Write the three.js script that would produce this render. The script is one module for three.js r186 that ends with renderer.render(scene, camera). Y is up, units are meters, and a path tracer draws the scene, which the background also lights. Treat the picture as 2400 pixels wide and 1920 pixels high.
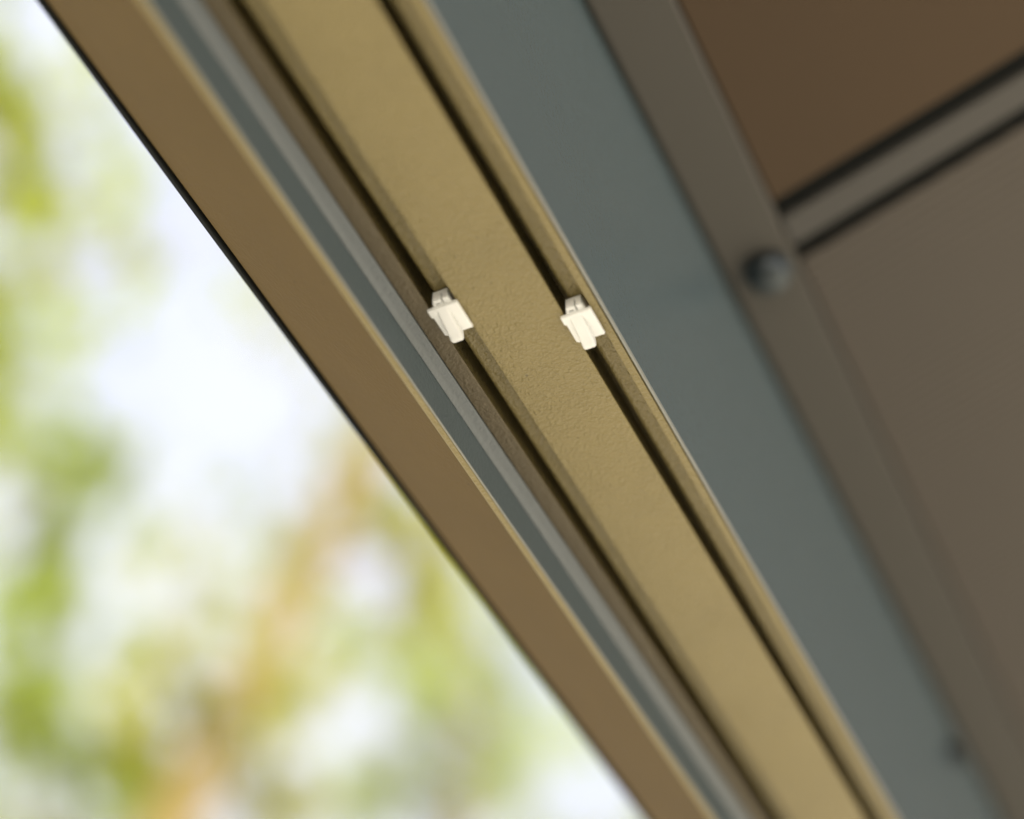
import * as THREE from 'three';
import { mergeGeometries, toCreasedNormals } from 'three/addons/utils/BufferGeometryUtils.js';
import { RoundedBoxGeometry } from 'three/addons/geometries/RoundedBoxGeometry.js';
import { Brush, Evaluator, SUBTRACTION } from 'three-bvh-csg';

// ---------------------------------------------------------------- camera, sky, sun, exposure
const EYE = 1.65;                                   // eye height above the ground
const PITCH = THREE.MathUtils.degToRad(46.07);      // looking up under the roof
const scene = new THREE.Scene();
const camera = new THREE.PerspectiveCamera(24.33, 1024 / 819, 0.01, 2000);
camera.position.set(0, EYE, 0);
camera.rotation.set(PITCH, 0, 0);
camera.focus = 0.512;
camera.userData.fStop = 3.3;
scene.add(camera);

const SUN_DIR = new THREE.Vector3(0.20, 0.95, 0.22).normalize();
{
  const W = 512, H = 256, data = new Float32Array(W * H * 4);
  for (let j = 0; j < H; j++) for (let i = 0; i < W; i++) {
    const el = ((j + 0.5) / H - 0.5) * Math.PI, az = ((i + 0.5) / W - 0.5) * 2 * Math.PI;
    const d = new THREE.Vector3(Math.cos(az) * Math.cos(el), Math.sin(el), Math.sin(az) * Math.cos(el));
    const y = Math.max(0, d.y), c = Math.max(0, d.dot(SUN_DIR));
    const h = Math.pow(1 - y, 2.2), glow = 0.15 * Math.pow(c, 6);
    // thin broken cloud: soft patches in the direction's own coordinates
    const n = (a, b, e) => Math.sin(d.x * a + 1.3) * Math.sin(d.y * b + 0.7) * Math.sin(d.z * e + 2.1);
    const cloud = 0.5 + 0.5 * Math.max(-1, Math.min(1, 1.3 * n(5, 9, 6) + 0.9 * n(13, 11, 12) + 0.6 * n(23, 27, 25)));
    const k = (j * W + i) * 4;
    data[k] = 0.615 + 0.10 * h + glow + 0.20 * cloud;
    data[k + 1] = 0.655 + 0.06 * h + glow + 0.18 * cloud;
    data[k + 2] = 0.80 - 0.02 * h + glow * 0.9 + 0.12 * cloud;
    data[k + 3] = 1;
  }
  const sky = new THREE.DataTexture(data, W, H, THREE.RGBAFormat, THREE.FloatType);
  sky.mapping = THREE.EquirectangularReflectionMapping;
  sky.magFilter = THREE.LinearFilter; sky.minFilter = THREE.LinearFilter;
  sky.needsUpdate = true;
  scene.background = sky; scene.environment = sky;
}
const sun = new THREE.DirectionalLight(new THREE.Color(1.0, 0.93, 0.82), 5.0);
sun.position.copy(SUN_DIR).multiplyScalar(60);
sun.castShadow = true;
sun.shadow.mapSize.set(2048, 2048);
Object.assign(sun.shadow.camera, { left: -25, right: 25, top: 25, bottom: -25, near: 1, far: 160 });
scene.add(sun, sun.target);

const renderer = new THREE.WebGLRenderer({ antialias: true });
renderer.setSize(1024, 819);
renderer.shadowMap.enabled = true;
renderer.toneMapping = THREE.LinearToneMapping;
renderer.toneMappingExposure = 1.38;

// ---------------------------------------------------------------- helpers
let seed = 12345;
const rnd = () => { seed = (seed + 0x6d2b79f5) | 0; let t = Math.imul(seed ^ (seed >>> 15), 1 | seed); t = (t + Math.imul(t ^ (t >>> 7), 61 | t)) ^ t; return ((t ^ (t >>> 14)) >>> 0) / 4294967296; };
const rr = (a, b) => a + (b - a) * rnd();
const gauss = () => (rnd() + rnd() + rnd() - 1.5) * 1.15;
const tag = (o, label, category, group, kind) => {
  if (label) o.userData.label = label;
  if (category) o.userData.category = category;
  if (group) o.userData.group = group;
  if (kind) o.userData.kind = kind;
  return o;
};
const cast = (m) => { m.castShadow = true; m.receiveShadow = true; return m; };
const part = (name, geo, mat, parent) => { const m = cast(new THREE.Mesh(geo, mat)); m.name = name; parent.add(m); return m; };

// periodic smooth noise for textures
function noiseField(n, layers, s) {
  seed = s;
  const out = new Float32Array(n * n);
  for (const [cells, amp] of layers) {
    const g = new Float32Array(cells * cells).map(() => rnd());
    for (let y = 0; y < n; y++) for (let x = 0; x < n; x++) {
      const fx = (x / n) * cells, fy = (y / n) * cells, ix = Math.floor(fx), iy = Math.floor(fy);
      let a = fx - ix, b = fy - iy; a = a * a * (3 - 2 * a); b = b * b * (3 - 2 * b);
      const at = (i, j) => g[((j + cells) % cells) * cells + ((i + cells) % cells)];
      out[y * n + x] += amp * ((at(ix, iy) * (1 - a) + at(ix + 1, iy) * a) * (1 - b) + (at(ix, iy + 1) * (1 - a) + at(ix + 1, iy + 1) * a) * b);
    }
  }
  return out;
}
function toTexture(n, f, srgb) {
  const d = new Uint8Array(n * n * 4);
  for (let i = 0; i < n * n; i++) { const c = f(i); d[i * 4] = c[0]; d[i * 4 + 1] = c[1]; d[i * 4 + 2] = c[2]; d[i * 4 + 3] = 255; }
  const t = new THREE.DataTexture(d, n, n, THREE.RGBAFormat);
  t.wrapS = t.wrapT = THREE.RepeatWrapping; t.magFilter = THREE.LinearFilter; t.minFilter = THREE.LinearMipmapLinearFilter; t.generateMipmaps = true;
  if (srgb) t.colorSpace = THREE.SRGBColorSpace;
  t.needsUpdate = true; return t;
}
const peel = noiseField(1024, [[80, 0.6], [140, 0.4]], 7);
const PEEL = toTexture(1024, (i) => { const v = 255 * Math.min(1, Math.max(0, (peel[i] - 0.25) / 0.7)); return [v, v, v]; });
PEEL.repeat.set(1 / 0.06, 1 / 0.06);                // one tile is 6 cm of powder coat
const mott = noiseField(256, [[5, 0.5], [11, 0.3], [40, 0.2]], 21);
const MOTT = toTexture(256, (i) => { const v = 205 + 90 * (mott[i] - 0.5); return [v, v, v]; });
MOTT.repeat.set(1 / 0.16, 1 / 0.16);
// faint wear of the paint: uneven tone, dust specks, a few fine rubbed scratches along the rail
const wearN = noiseField(1024, [[7, 0.5], [17, 0.3], [60, 0.25]], 33), wear = new Float32Array(1024 * 1024);
seed = 61;
for (let i = 0; i < 1024 * 1024; i++) wear[i] = 0.93 + 0.13 * (wearN[i] - 0.5);
for (let k = 0; k < 170; k++) {
  const x = Math.floor(rnd() * 1024), y = Math.floor(rnd() * 1024), rad = 0.8 + 1.9 * rnd() ** 3, dark = rnd() < 0.55 ? 0.55 : 1.12;
  for (let a = -4; a <= 4; a++) for (let b = -4; b <= 4; b++) if (a * a + b * b <= rad * rad) wear[((y + b + 1024) % 1024) * 1024 + ((x + a + 1024) % 1024)] *= dark;
}
for (let k = 0; k < 26; k++) {
  let x = rnd() * 1024; const y0 = Math.floor(rnd() * 1024), len = 30 + rnd() * 160, slope = (rnd() - 0.5) * 0.25;
  for (let b = 0; b < len; b++, x += slope) wear[((y0 + b) % 1024) * 1024 + ((Math.floor(x) + 1024) % 1024)] *= 1.07;
}
const WEAR = toTexture(1024, (i) => { const v = 255 * Math.min(1, wear[i]); return [v, v, v]; });
WEAR.repeat.set(1 / 0.16, 1 / 0.16);
const RIB = toTexture(64, (i) => { const v = 128 + 120 * Math.sin(2 * Math.PI * Math.floor(i / 64) / 64); return [v, v, v]; });
RIB.repeat.set(1, 1 / 0.0045);

const paint = (r, g, b, rough, bump = 0.0003, extra = {}) => new THREE.MeshPhysicalMaterial({ color: new THREE.Color().setRGB(r, g, b), roughness: rough, roughnessMap: null, bumpMap: PEEL, bumpScale: bump, ...extra });
const M = {
  tan: paint(0.245, 0.194, 0.078, 0.5, 0.0003, { map: WEAR, roughnessMap: MOTT }),
  bronze: paint(0.116, 0.078, 0.027, 0.65, 0.0001, { specularIntensity: 0.15, map: WEAR }),
  tanShaded: paint(0.125, 0.098, 0.055, 0.5, 0.00016, { map: WEAR }),  // tan made darker: the outer flange's shade is put into the colour
  grey: paint(0.112, 0.150, 0.165, 0.26, 0.00006),
  wallShaded: paint(0.080, 0.104, 0.114, 0.4, 0.0001),  // darker copy of the groove grey, shade put into the colour
  wallLit: paint(0.152, 0.168, 0.174, 0.35, 0.00012),  // lighter copy of the groove grey, its sheen put into the colour
  edgeGlint: paint(0.26, 0.26, 0.235, 0.4, 0.0002),  // light paint standing in for highlights along the edges
  joint: paint(0.062, 0.056, 0.048, 0.6, 0.00003),
  greyRoof: paint(0.118, 0.108, 0.094, 0.65, 0.00003, { specularIntensity: 0.4 }),
  panelBrown: paint(0.074, 0.047, 0.025, 0.7, 0.00003, { specularIntensity: 0.5 }),
  panelGrey: new THREE.MeshPhysicalMaterial({ color: new THREE.Color().setRGB(0.100, 0.085, 0.070), roughness: 0.7, bumpMap: RIB, bumpScale: 0.001, specularIntensity: 0.5 }),
  sealAndShade: new THREE.MeshPhysicalMaterial({ color: new THREE.Color().setRGB(0.010, 0.011, 0.010), roughness: 0.9, specularIntensity: 0.25 }),  // black of the edge seal, also of the painted shade in the joint
  core: new THREE.MeshStandardMaterial({ color: new THREE.Color().setRGB(0.02, 0.02, 0.02), roughness: 0.9 }),
  steel: new THREE.MeshStandardMaterial({ color: new THREE.Color().setRGB(0.085, 0.095, 0.10), roughness: 0.3, metalness: 1 }),
  nylon: new THREE.MeshPhysicalMaterial({ color: new THREE.Color().setRGB(0.85, 0.85, 0.83), roughness: 0.38 }),
};

// The rail runs along t (away from the eye); u is across (outwards, to the left), y is up from the eye.
// Things of the rail are groups turned by TURN whose local x is -u and local z is -t.
const TURN = -Math.atan2(0.42544, 0.90499);
const T = new THREE.Vector3(0.42544, 0, -0.90499), U = new THREE.Vector3(-0.90499, 0, -0.42544);
const at = (u, y, t) => new THREE.Vector3(0, EYE + y, 0).addScaledVector(U, u).addScaledVector(T, t);

// A closed outline of [u, y, radius] drawn out from t0 to t1, corners rounded, uv in metres; o = origin [u, y, t] of its group
function extrude(outline, t0, t1, o) {
  let pts = outline.map(([u, y, r = 0.0003]) => [-u + o[0], y - o[1], r]);
  let area = 0;
  pts.forEach((p, i) => { const q = pts[(i + 1) % pts.length]; area += p[0] * q[1] - q[0] * p[1]; });
  if (area < 0) pts.reverse();
  const ring = [];                                   // {x, y, nx, ny}: the normal belongs to the segment that starts / ends here
  const n = pts.length;
  for (let i = 0; i < n; i++) {
    const a = pts[(i + n - 1) % n], p = pts[i], b = pts[(i + 1) % n];
    const d1 = [p[0] - a[0], p[1] - a[1]], d2 = [b[0] - p[0], b[1] - p[1]], l1 = Math.hypot(...d1), l2 = Math.hypot(...d2);
    d1[0] /= l1; d1[1] /= l1; d2[0] /= l2; d2[1] /= l2;
    const turn = Math.atan2(d1[0] * d2[1] - d1[1] * d2[0], d1[0] * d2[0] + d1[1] * d2[1]);
    const cut = Math.min(p[2] * Math.tan(Math.abs(turn) / 2), l1 * 0.45, l2 * 0.45), r = cut / Math.tan(Math.abs(turn) / 2), s = Math.sign(turn);
    const n1 = [d1[1], -d1[0]], c = [p[0] - d1[0] * cut - n1[0] * r * s, p[1] - d1[1] * cut - n1[1] * r * s];
    for (let k = 0; k <= 6; k++) {
      const w = turn * k / 6, nx = n1[0] * Math.cos(w) - n1[1] * Math.sin(w), ny = n1[0] * Math.sin(w) + n1[1] * Math.cos(w);
      ring.push([c[0] + nx * r * s, c[1] + ny * r * s, nx, ny]);
    }
  }
  const pos = [], nor = [], uv = [], idx = [], z0 = -(t0 - o[2]), z1 = -(t1 - o[2]);
  let along = 0;
  ring.forEach((p, i) => {
    const q = ring[(i + 1) % ring.length], len = Math.hypot(q[0] - p[0], q[1] - p[1]), k = pos.length / 3;
    pos.push(p[0], p[1], z0, q[0], q[1], z0, q[0], q[1], z1, p[0], p[1], z1);
    nor.push(p[2], p[3], 0, q[2], q[3], 0, q[2], q[3], 0, p[2], p[3], 0);
    uv.push(along, t0, along + len, t0, along + len, t1, along, t1);
    idx.push(k, k + 2, k + 1, k, k + 3, k + 2);
    along += len;
  });
  const flat = THREE.ShapeUtils.triangulateShape(ring.map((p) => new THREE.Vector2(p[0], p[1])), []);
  for (const [z, nz] of [[z0, 1], [z1, -1]]) {
    const k = pos.length / 3;
    for (const p of ring) { pos.push(p[0], p[1], z); nor.push(0, 0, nz); uv.push(p[0], p[1]); }
    for (const f of flat) nz > 0 ? idx.push(k + f[0], k + f[1], k + f[2]) : idx.push(k + f[0], k + f[2], k + f[1]);
  }
  const g = new THREE.BufferGeometry();
  g.setAttribute('position', new THREE.Float32BufferAttribute(pos, 3));
  g.setAttribute('normal', new THREE.Float32BufferAttribute(nor, 3));
  g.setAttribute('uv', new THREE.Float32BufferAttribute(uv, 2));
  g.setIndex(idx);
  return g;
}
function group(name, o) {
  const g = new THREE.Group(); g.name = name;
  g.position.copy(at(...o)); g.rotation.y = TURN; scene.add(g); return g;
}

// ---------------------------------------------------------------- ground
{
  const dirt = noiseField(512, [[6, 0.4], [18, 0.3], [60, 0.3]], 99);
  const map = toTexture(512, (i) => { const v = dirt[i]; return [170 + 60 * v, 165 + 58 * v, 150 + 54 * v]; }, true);
  const g = new THREE.PlaneGeometry(1200, 1200).rotateX(-Math.PI / 2);
  map.repeat.set(300, 300);
  const m = cast(new THREE.Mesh(g, new THREE.MeshStandardMaterial({ map, roughness: 1 })));
  m.name = 'ground'; tag(m, null, null, null, 'structure'); scene.add(m);
}

// ---------------------------------------------------------------- the aluminium rail
const T0 = -3.6, T1 = 1.05;  // unseen ends, set so the roof shades the ground and the near end
{
  const o = [0.16, 0.36, 0.4], rail = group('awning_rail', o);
  tag(rail, 'long tan and grey powder coated aluminium roof edge profile with two slots holding white gliders', 'rail');
  const E = (list, mat, name, t0 = T0, t1 = T1) => part(name, extrude(list, t0, t1, o), mat, rail);
  // sloping outer board, its lower lip, its black edge seal
  E([[0.1692, 0.3610], [0.2091, 0.4029, 0.006], [0.2080, 0.4052], [0.1692, 0.3640]], M.bronze, 'fascia');
  E([[0.2096, 0.4020, 0.0006], [0.2126, 0.4048, 0.0014], [0.2105, 0.4078], [0.2085, 0.4050]], M.sealAndShade, 'edge_seal');
  E([[0.16715, 0.3600, 0.0003], [0.1690, 0.3600, 0.0005], [0.1690, 0.3790], [0.16715, 0.3790]], M.tan, 'lip');
  E([[0.1667, 0.3600, 0.0004], [0.1671, 0.3600, 0.0001], [0.1671, 0.3606, 0.0001], [0.1667, 0.3606, 0.0001]], M.edgeGlint, 'edge_glint');  // added sliver: highlight on the lip edge as light paint
  E([[0.1667, 0.36065, 0.0001], [0.1667, 0.3736, 0.0001], [0.1671, 0.3790], [0.1671, 0.36065, 0.0001]], M.wallShaded, 'groove_wall');
  E([[0.16675, 0.3729, 0.0002], [0.1652, 0.3740, 0.0030], [0.1629, 0.3748, 0.0003], [0.1628, 0.3790], [0.1666, 0.3790]], M.wallLit, 'groove_wall_lit');  // upper part of the same groove face, painted as if lit
  E([[0.1160, 0.3748, 0.0005], [0.1168, 0.3749, 0.0002], [0.1168, 0.3757, 0.0001], [0.1160, 0.3757, 0.0001]], M.edgeGlint, 'edge_glint');  // added sliver: highlight on the inner edge as light paint
  // flat faces on both sides of the slots
  E([[0.1578, 0.3750, 0.0002], [0.1627, 0.3750, 0.00025], [0.1627, 0.3757, 0.0001], [0.1578, 0.3757, 0.0001]], M.tanShaded, 'slot_flange');
  E([[0.1268, 0.3750, 0.0002], [0.1500, 0.3750, 0.0002], [0.1500, 0.3757, 0.0001], [0.1268, 0.3757, 0.0001]], M.tan, 'face_plate');
  E([[0.1170, 0.3750, 0.0004], [0.1194, 0.3750, 0.00025], [0.1194, 0.3757, 0.0001], [0.11745, 0.3757, 0.0001]], M.tan, 'slot_flange');
  const channel = (a, b) => {                         // slot between a and b: shallow floor, deep recess along its outer side
    const lo = a - 0.0020, mid = b - 0.0014, hi = b + 0.0026;
    const box = (u0, u1, y0, y1) => extrude([[u0, y0, 0.0001], [u1, y0, 0.0001], [u1, y1, 0.0001], [u0, y1, 0.0001]], T0, T1, o);
    return mergeGeometries([
      extrude([[lo, 0.3793, 0.0001], [mid, 0.3793, 0.0018], [mid, 0.3905, 0.0001], [lo, 0.3905, 0.0001]], T0, T1, o),
      box(mid + 0.00005, hi + 0.001, 0.3910, 0.3925), box(hi + 0.00005, hi + 0.001, 0.37575, 0.3908), box(lo - 0.001, lo - 0.00005, 0.37575, 0.3905),
    ]);
  };
  part('curtain_track', channel(0.1500, 0.1578), M.tan, rail);
  part('curtain_track', channel(0.1194, 0.1268), M.tan, rail);
  // tall inner face turned to the interior
  E([[0.1160, 0.3758, 0.0001], [0.1172, 0.3758, 0.0001], [0.1190, 0.5300], [0.1175, 0.5300]], M.grey, 'side_web');
  // closing sheet over the top
  E([[0.2128, 0.4080], [0.2110, 0.4110], [0.1150, 0.5560], [0.1150, 0.5520]], M.grey, 'top_cover');
  // small hex screw set in the tall face near its upper edge
  const s = part('screw', toCreasedNormals(new THREE.CylinderGeometry(0.0056, 0.0048, 0.004, 24), 0.6), M.core, rail);
  s.rotation.z = Math.PI / 2; s.position.set(o[0] - 0.1150, 0.4915 - o[1], -(0.6980 - o[2]));
}

// ---------------------------------------------------------------- roof underside
{
  const o = [0.0911, 0.5205, 0.425], roof = group('camper_roof', o);
  tag(roof, 'brown and grey roof underside panels with a joint strip and a steel bolt, right of the rail', 'roof');
  const SL = 0.344, R0 = 0.0905, R1 = -2.2, Y0 = 0.5211;  // R1 carries the roof on out of view, for its shade below
  const plane = (u, d) => [u, Y0 + (R0 - u) * SL + d];
  part('frame_strip', extrude([[0.1171, 0.5200, 0.0028], [0.0914, 0.5207, 0.0006], [0.0910, 0.5262], [0.1171, 0.5262]], T0, T1, o), M.greyRoof, roof);
  const slab = (d0, d1, t0, t1) => extrude([[...plane(R0, d0), 0.0006], [...plane(R1, d0), 0.0006], [...plane(R1, d1)], [...plane(R0, d1)]], t0, t1, o);
  part('roof_panel', slab(0.0026, 0.015, T0, 0.4044), M.panelBrown, roof).userData.label = 'brown upper panel set back above the joint strip';
  part('joint_strip', slab(0.0010, 0.017, 0.4125, 0.4248), M.joint, roof);
  part('roof_panel', slab(0.0010, 0.015, 0.4332, T1), M.panelGrey, roof).userData.label = 'grey brown lower panel below the joint strip';
  part('joint_shade', slab(0.0042, 0.013, 0.4046, 0.4123), M.sealAndShade, roof);  // added black fill, the dark of the groove's shade as colour
  part('joint_shade', slab(0.0038, 0.013, 0.4250, 0.4330), M.sealAndShade, roof);  // the lower groove's shade, likewise an added black fill
  part('roof_skin', extrude([[0.1148, 0.5270], [0.0905, 0.5430], [...plane(R1, 0.0205)], [...plane(R1, 0.026)], [0.0905, 0.5560], [0.1148, 0.5560]], T0, T1, o), M.core, roof);
  // dome headed bolt with a flange, under the strip
  const prof = [[0, 0], [0.0030, 0.0003], [0.0052, 0.0013], [0.0068, 0.0030], [0.0076, 0.0054], [0.0077, 0.0074], [0.0088, 0.0077], [0.0088, 0.0090], [0, 0.0090]].map(([x, y]) => new THREE.Vector2(x, y));
  const bolt = part('bolt', toCreasedNormals(new THREE.LatheGeometry(prof, 40), 0.9), M.steel, roof);
  bolt.position.set(o[0] - 0.1018, 0.5110 - o[1], -(0.4295 - o[2]));
}

// ---------------------------------------------------------------- curtain gliders (mm, then scaled); x right, y up, z towards the eye
function gliderGeometry() {
  const ev = new Evaluator(); ev.attributes = ['position', 'normal']; ev.useGroups = false;
  const shapeXT = (list, y0, y1, bev) => {            // an outline in (x, t) drawn up from y0 to y1
    const s = new THREE.Shape(list.map(([x, t]) => new THREE.Vector2(x, t)));
    const g = new THREE.ExtrudeGeometry(s, { depth: y1 - y0 - 2 * bev, bevelEnabled: true, bevelThickness: bev, bevelSize: bev, bevelOffset: -bev, bevelSegments: 3, steps: 1 });
    g.rotateX(-Math.PI / 2); g.translate(0, y0 + bev, 0);   // (x, t, d) -> (x, d, -t)
    return g;
  };
  const plate = shapeXT([[-4.3, -4.8], [-4.3, -2.3], [-3.8, -2.0], [-3.8, 4.4], [-3.2, 4.9], [4.2, 4.9], [4.2, -4.8]], -1.5, -0.12, 0.3);
  const headG = shapeXT([[-3.0, -3.9], [-2.1, -6.4], [2.2, -6.4], [2.7, -3.9], [2.7, 4.2], [-3.0, 4.2]], -0.2, 3.7, 0.3);
  let head = new Brush(headG); head.updateMatrixWorld();
  const cut = (w, h, d, x, y, z) => { const b = new Brush(new THREE.BoxGeometry(w, h, d)); b.position.set(x, y, z); b.updateMatrixWorld(); head = ev.evaluate(head, b, SUBTRACTION); };
  cut(0.5, 4.0, 2.2, 0.5, 0.4, 5.5);
  cut(1.3, 2.6, 0.5, -0.95, 0.2, 5.2);
  const fin = new THREE.Shape();
  fin.moveTo(-4.7, -1.2); fin.quadraticCurveTo(-3.4, -2.1, 0, -2.7); fin.quadraticCurveTo(2.6, -3.3, 4.0, -4.2);
  fin.quadraticCurveTo(5.2, -4.8, 5.8, -4.0); fin.quadraticCurveTo(6.2, -2.8, 5.4, -1.2); fin.closePath();
  const fg = new THREE.ExtrudeGeometry(fin, { depth: 1.9, bevelEnabled: true, bevelThickness: 0.8, bevelSize: 0.6, bevelOffset: -0.6, bevelSegments: 4, curveSegments: 14 });
  fg.rotateY(Math.PI / 2); fg.translate(-1.35, 0, 0);        // (t, y, d) -> (d, y, -t)
  const clean = (g) => { g = g.index ? g.toNonIndexed() : g.clone(); for (const k of Object.keys(g.attributes)) if (k !== 'position') g.deleteAttribute(k); g.clearGroups(); return toCreasedNormals(g, 0.7).scale(0.001, 0.001, 0.001); };
  return { base: clean(plate), head: clean(head.geometry), hook: clean(fg) };
}
{
  const G = gliderGeometry();
  const build = (o) => {
    const g = group('curtain_glider', o);
    part('base_plate', G.base, M.nylon, g); part('slide_head', G.head, M.nylon, g); part('hook', G.hook, M.nylon, g);
    return g;
  };
  const a = build([0.1538, 0.3750, 0.2893]);
  tag(a, 'white plastic glider in the outer slot, on the left nearer the leaves', 'curtain glider', 'white gliders in the slots of the rail');
  const b = a.clone(); b.name = 'curtain_glider_001'; b.position.copy(at(0.1234, 0.3750, 0.3062)); scene.add(b);
  b.userData.label = 'white plastic glider in the inner slot, on the right beside the tall grey face';
}

// ---------------------------------------------------------------- trees
const leafGeo = (() => {
  const s = new THREE.Shape(); s.moveTo(0, 0); s.quadraticCurveTo(0.32, 0.35, 0, 1); s.quadraticCurveTo(-0.32, 0.35, 0, 0);
  const g = new THREE.ShapeGeometry(s, 4), p = g.attributes.position;
  for (let i = 0; i < p.count; i++) p.setZ(i, -0.35 * Math.abs(p.getX(i)) + 0.12 * p.getY(i) ** 2);
  g.computeVertexNormals(); return g;
})();
function limb(points, r0, r1) {
  const c = new THREE.CatmullRomCurve3(points.map((p) => new THREE.Vector3(...p))), seg = 18, g = new THREE.TubeGeometry(c, seg, 1, 9, false), p = g.attributes.position, v = new THREE.Vector3();
  for (let i = 0; i <= seg; i++) {
    const q = c.getPointAt(i / seg), r = r0 + (r1 - r0) * (i / seg);
    for (let k = 0; k <= 9; k++) { const n = i * 10 + k; v.fromBufferAttribute(p, n).sub(q).multiplyScalar(r * (1 + 0.12 * Math.sin(k * 2.1 + i * 1.7))).add(q); p.setXYZ(n, v.x, v.y, v.z); }
  }
  g.computeVertexNormals(); return g;
}
const barkN = noiseField(256, [[8, 0.4], [24, 0.35], [70, 0.25]], 5);
const BARK = toTexture(256, (i) => [212 + 80 * (barkN[i] - 0.5), 186 + 76 * (barkN[i] - 0.5), 124 + 60 * (barkN[i] - 0.5)], true);
BARK.repeat.set(2, 12);
const bark = new THREE.MeshStandardMaterial({ map: BARK, bumpMap: BARK, bumpScale: 0.02, roughness: 0.95 });
// base [x, z]; trunk points relative to the base; clumps [x, y, z, radius, leaves] in the world
const LEAFY = 3.4;
function tree(name, label, base, trunk, r, clumps, leafColor, size, s) {
  seed = s;
  const g = new THREE.Group(); g.name = name; g.position.set(base[0], 0, base[1]); scene.add(g);
  tag(g, label, 'tree');
  const tr = part('trunk', limb(trunk, r, r * 0.25), bark, g);
  const curve = new THREE.CatmullRomCurve3(trunk.map((p) => new THREE.Vector3(...p)));
  const branches = [], mats = [], cols = [], q = new THREE.Quaternion(), e = new THREE.Euler(), c = new THREE.Color();
  for (const [x, y, z, rad, count] of clumps) {
    const end = new THREE.Vector3(x - base[0], y, z - base[1]);
    let from = curve.getPointAt(0.3);
    for (let k = 30; k <= 98; k += 4) { const p = curve.getPointAt(k / 100); if (p.y < end.y - 0.4 * Math.hypot(p.x - end.x, p.z - end.z)) from = p; }
    const mid = from.clone().lerp(end, 0.5).add(new THREE.Vector3(rr(-0.2, 0.2), rr(-0.1, 0.35), rr(-0.2, 0.2)));
    branches.push(limb([from.toArray(), mid.toArray(), end.toArray()], 0.022, 0.008));
    const tone = rr(0.8, 1.2), N = count * LEAFY;
    const sub = [];
    for (let k = 0; k < 5; k++) sub.push([gauss() * rad * 1.15, gauss() * rad * 1.0, gauss() * 0.9]);
    for (let i = 0; i < N; i++) {
      const b = sub[i % 5], sp = rad * 0.42;
      const p = new THREE.Vector3(end.x + b[0] + gauss() * sp, end.y + b[1] + gauss() * sp, end.z + b[2] + gauss() * sp * 1.4);
      const sz = size * rr(0.7, 1.35);
      mats.push(new THREE.Matrix4().compose(p, q.setFromEuler(e.set(rr(-1.2, 1.2) - 0.6, rr(0, 6.28), rr(-1, 1))), new THREE.Vector3(sz, sz, sz)));
      const yel = rr(0, 1);
      cols.push(c.setRGB(leafColor[0] * tone * (0.84 + 0.22 * yel), leafColor[1] * tone * (0.9 + 0.15 * yel), leafColor[2] * tone * rr(0.7, 1.2)).clone());
    }
  }
  part('branch', mergeGeometries(branches), bark, g);
  const leaves = new THREE.InstancedMesh(leafGeo, new THREE.MeshPhysicalMaterial({ color: 0xffffff, roughness: 1, transmission: 0.65, thickness: 0, side: THREE.DoubleSide, specularIntensity: 0.4 }), mats.length);
  mats.forEach((m, i) => { leaves.setMatrixAt(i, m); leaves.setColorAt(i, cols[i]); });
  leaves.name = 'crown'; leaves.userData.kind = 'stuff'; cast(leaves); g.add(leaves);
  return g;
}
// a clump in the direction (right, up, away) per metre away
const dirs = (z, list) => list.map(([px, py, rad, n]) => {
  const cx = px - 1200, cy = py - 960, f = 4453, C = Math.cos(PITCH), S = Math.sin(PITCH);
  const wx = cx, wy = -cy * C + f * S, wz = cy * S + f * C;
  return [wx / wz * z, EYE + wy / wz * z, -z, rad, n];
});
tree('leaning_tree', 'tree with a leaning yellowish brown trunk rising through the middle of the blurred background', [-3.5, -9.3],
  [[0, 0, 0], [0.5, 3, 0.05], [1.05, 5.9, 0.2], [1.63, 7.7, 0.3], [2.53, 10.6, 0.3], [3.1, 13, 0.2]], 0.27,
  [...dirs(9.0, [[960, 1290, 0.22, 240], [1060, 1370, 0.16, 120], [900, 1190, 0.18, 130], [860, 1100, 0.12, 50], [690, 1220, 0.14, 60], [660, 1400, 0.16, 60], [540, 1620, 0.16, 70], [770, 1130, 0.14, 50], [480, 1720, 0.16, 130], [400, 1850, 0.2, 200], [560, 1830, 0.2, 150], [640, 1900, 0.2, 150], [690, 1700, 0.2, 60], [330, 1690, 0.2, 110], [420, 1580, 0.15, 60]]),
    [-1.2, 13.2, -9.4, 0.9, 500], [0.6, 12.6, -9.2, 0.9, 500], [-0.4, 14.2, -8.8, 0.8, 400], [-3.6, 8.2, -9.9, 0.9, 400], [1.6, 10.8, -9.6, 0.8, 400]],
  [0.50, 0.49, 0.06], 0.10, 11);
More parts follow.
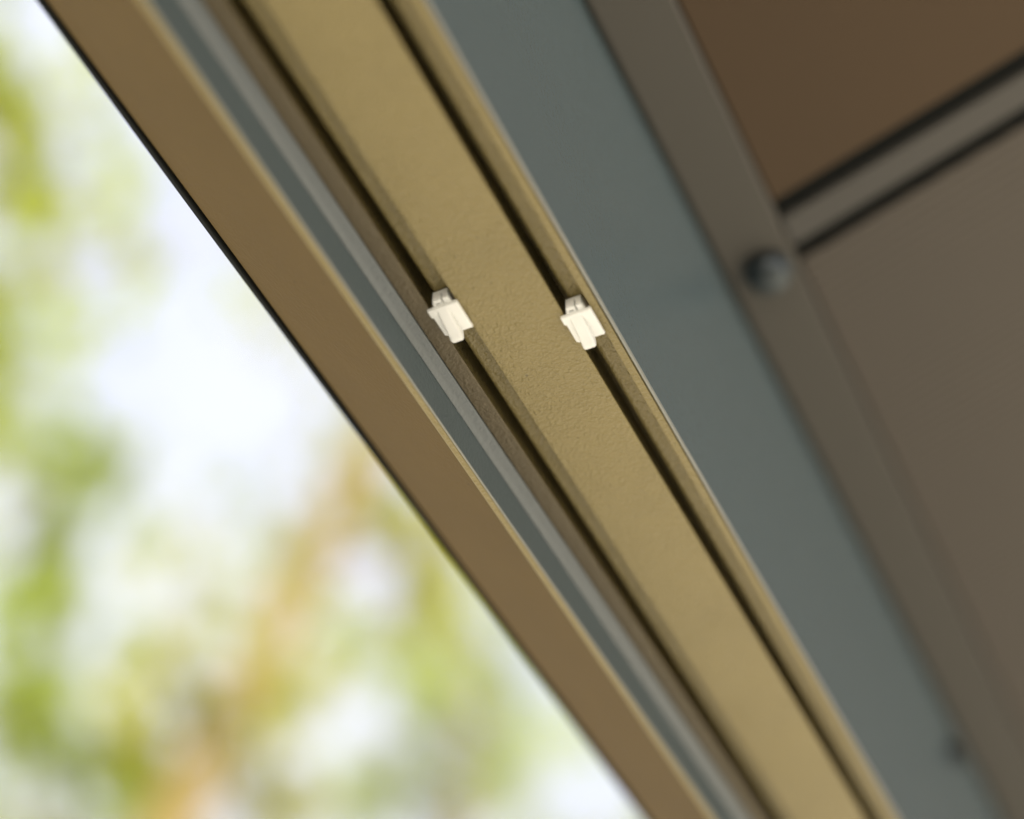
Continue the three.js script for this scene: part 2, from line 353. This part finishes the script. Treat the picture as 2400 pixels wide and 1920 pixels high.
tree('overhanging_tree', 'bright green tree overhanging at the upper left of the blurred background', [-6.2, -6.5],
  [[0, 0, 0], [0.3, 3, 0], [0.9, 6, 0.2], [1.9, 9, 0.4], [2.6, 11.5, 0.5]], 0.2,
  [...dirs(6.2, [[10, 330, 0.12, 300], [40, 400, 0.10, 200], [70, 250, 0.07, 90], [110, 340, 0.06, 70], [20, 230, 0.09, 130], [-90, 150, 0.25, 420], [40, 160, 0.10, 160], [230, 190, 0.09, 90], [250, 300, 0.09, 70], [120, 430, 0.10, 70], [60, 520, 0.10, 70], [240, 480, 0.12, 50], [330, 470, 0.1, 40], [160, 600, 0.12, 50], [20, 640, 0.12, 70], [310, 600, 0.1, 35], [500, 540, 0.07, 30], [-120, 700, 0.3, 400]]),
    [-5.8, 9.4, -6.5, 0.9, 600], [-4.6, 11.6, -5.6, 0.9, 600], [-5.0, 7.6, -7.6, 0.8, 400]],
  [0.52, 0.57, 0.05], 0.09, 23);
tree('mid_tree', 'soft green tree low on the left of the blurred background, left of the leaning trunk', [-6.4, -12.5],
  [[0, 0, 0], [0.1, 3, 0], [0.3, 6, 0.1], [0.5, 9, 0], [0.8, 12.5, 0.1], [1.0, 15, 0]], 0.2,
  [...dirs(12, [[40, 1040, 0.30, 230], [180, 1060, 0.25, 220], [290, 1050, 0.16, 110], [60, 1200, 0.3, 230], [170, 1190, 0.2, 110], [60, 1330, 0.3, 220], [190, 1330, 0.16, 80], [20, 1480, 0.3, 160], [130, 1460, 0.2, 100], [40, 1620, 0.3, 160], [180, 1620, 0.25, 130], [300, 1560, 0.2, 80], [60, 1880, 0.3, 380], [170, 1850, 0.25, 260], [330, 1880, 0.2, 160], [250, 1900, 0.2, 120], [250, 1760, 0.2, 90], [120, 1740, 0.2, 70], [30, 900, 0.2, 60], [160, 880, 0.2, 40], [60, 760, 0.2, 40]]),
    [-7.6, 12, -12.8, 1, 600], [-6.4, 14.6, -12, 1, 500], [-8, 9, -12, 1, 500]],
  [0.45, 0.52, 0.09], 0.12, 37);
tree('sparse_tree', 'sparse pale green tree at the bottom of the background, right of the leaning trunk', [-0.6, -17],
  [[0, 0, 0], [-0.1, 4, 0], [0.1, 8, 0.2], [0, 11, 0.3], [0.2, 15, 0.2]], 0.2,
  [...dirs(16.5, [[1100, 1760, 0.5, 260], [900, 1850, 0.5, 300], [880, 1560, 0.45, 170], [1010, 1480, 0.4, 170], [1100, 1560, 0.3, 110], [1010, 1660, 0.35, 170], [1160, 1700, 0.3, 130], [1000, 1880, 0.35, 200], [1260, 1900, 0.4, 130], [590, 1420, 0.3, 60], [560, 1230, 0.35, 110], [480, 1340, 0.3, 80], [720, 1640, 0.3, 70], [820, 1450, 0.3, 90], [380, 1180, 0.3, 70], [350, 1350, 0.25, 60]]),
    [1.2, 13, -17, 1, 500], [-0.2, 15.4, -17.4, 1, 500]],
  [0.46, 0.51, 0.12], 0.13, 53);

renderer.render(scene, camera);
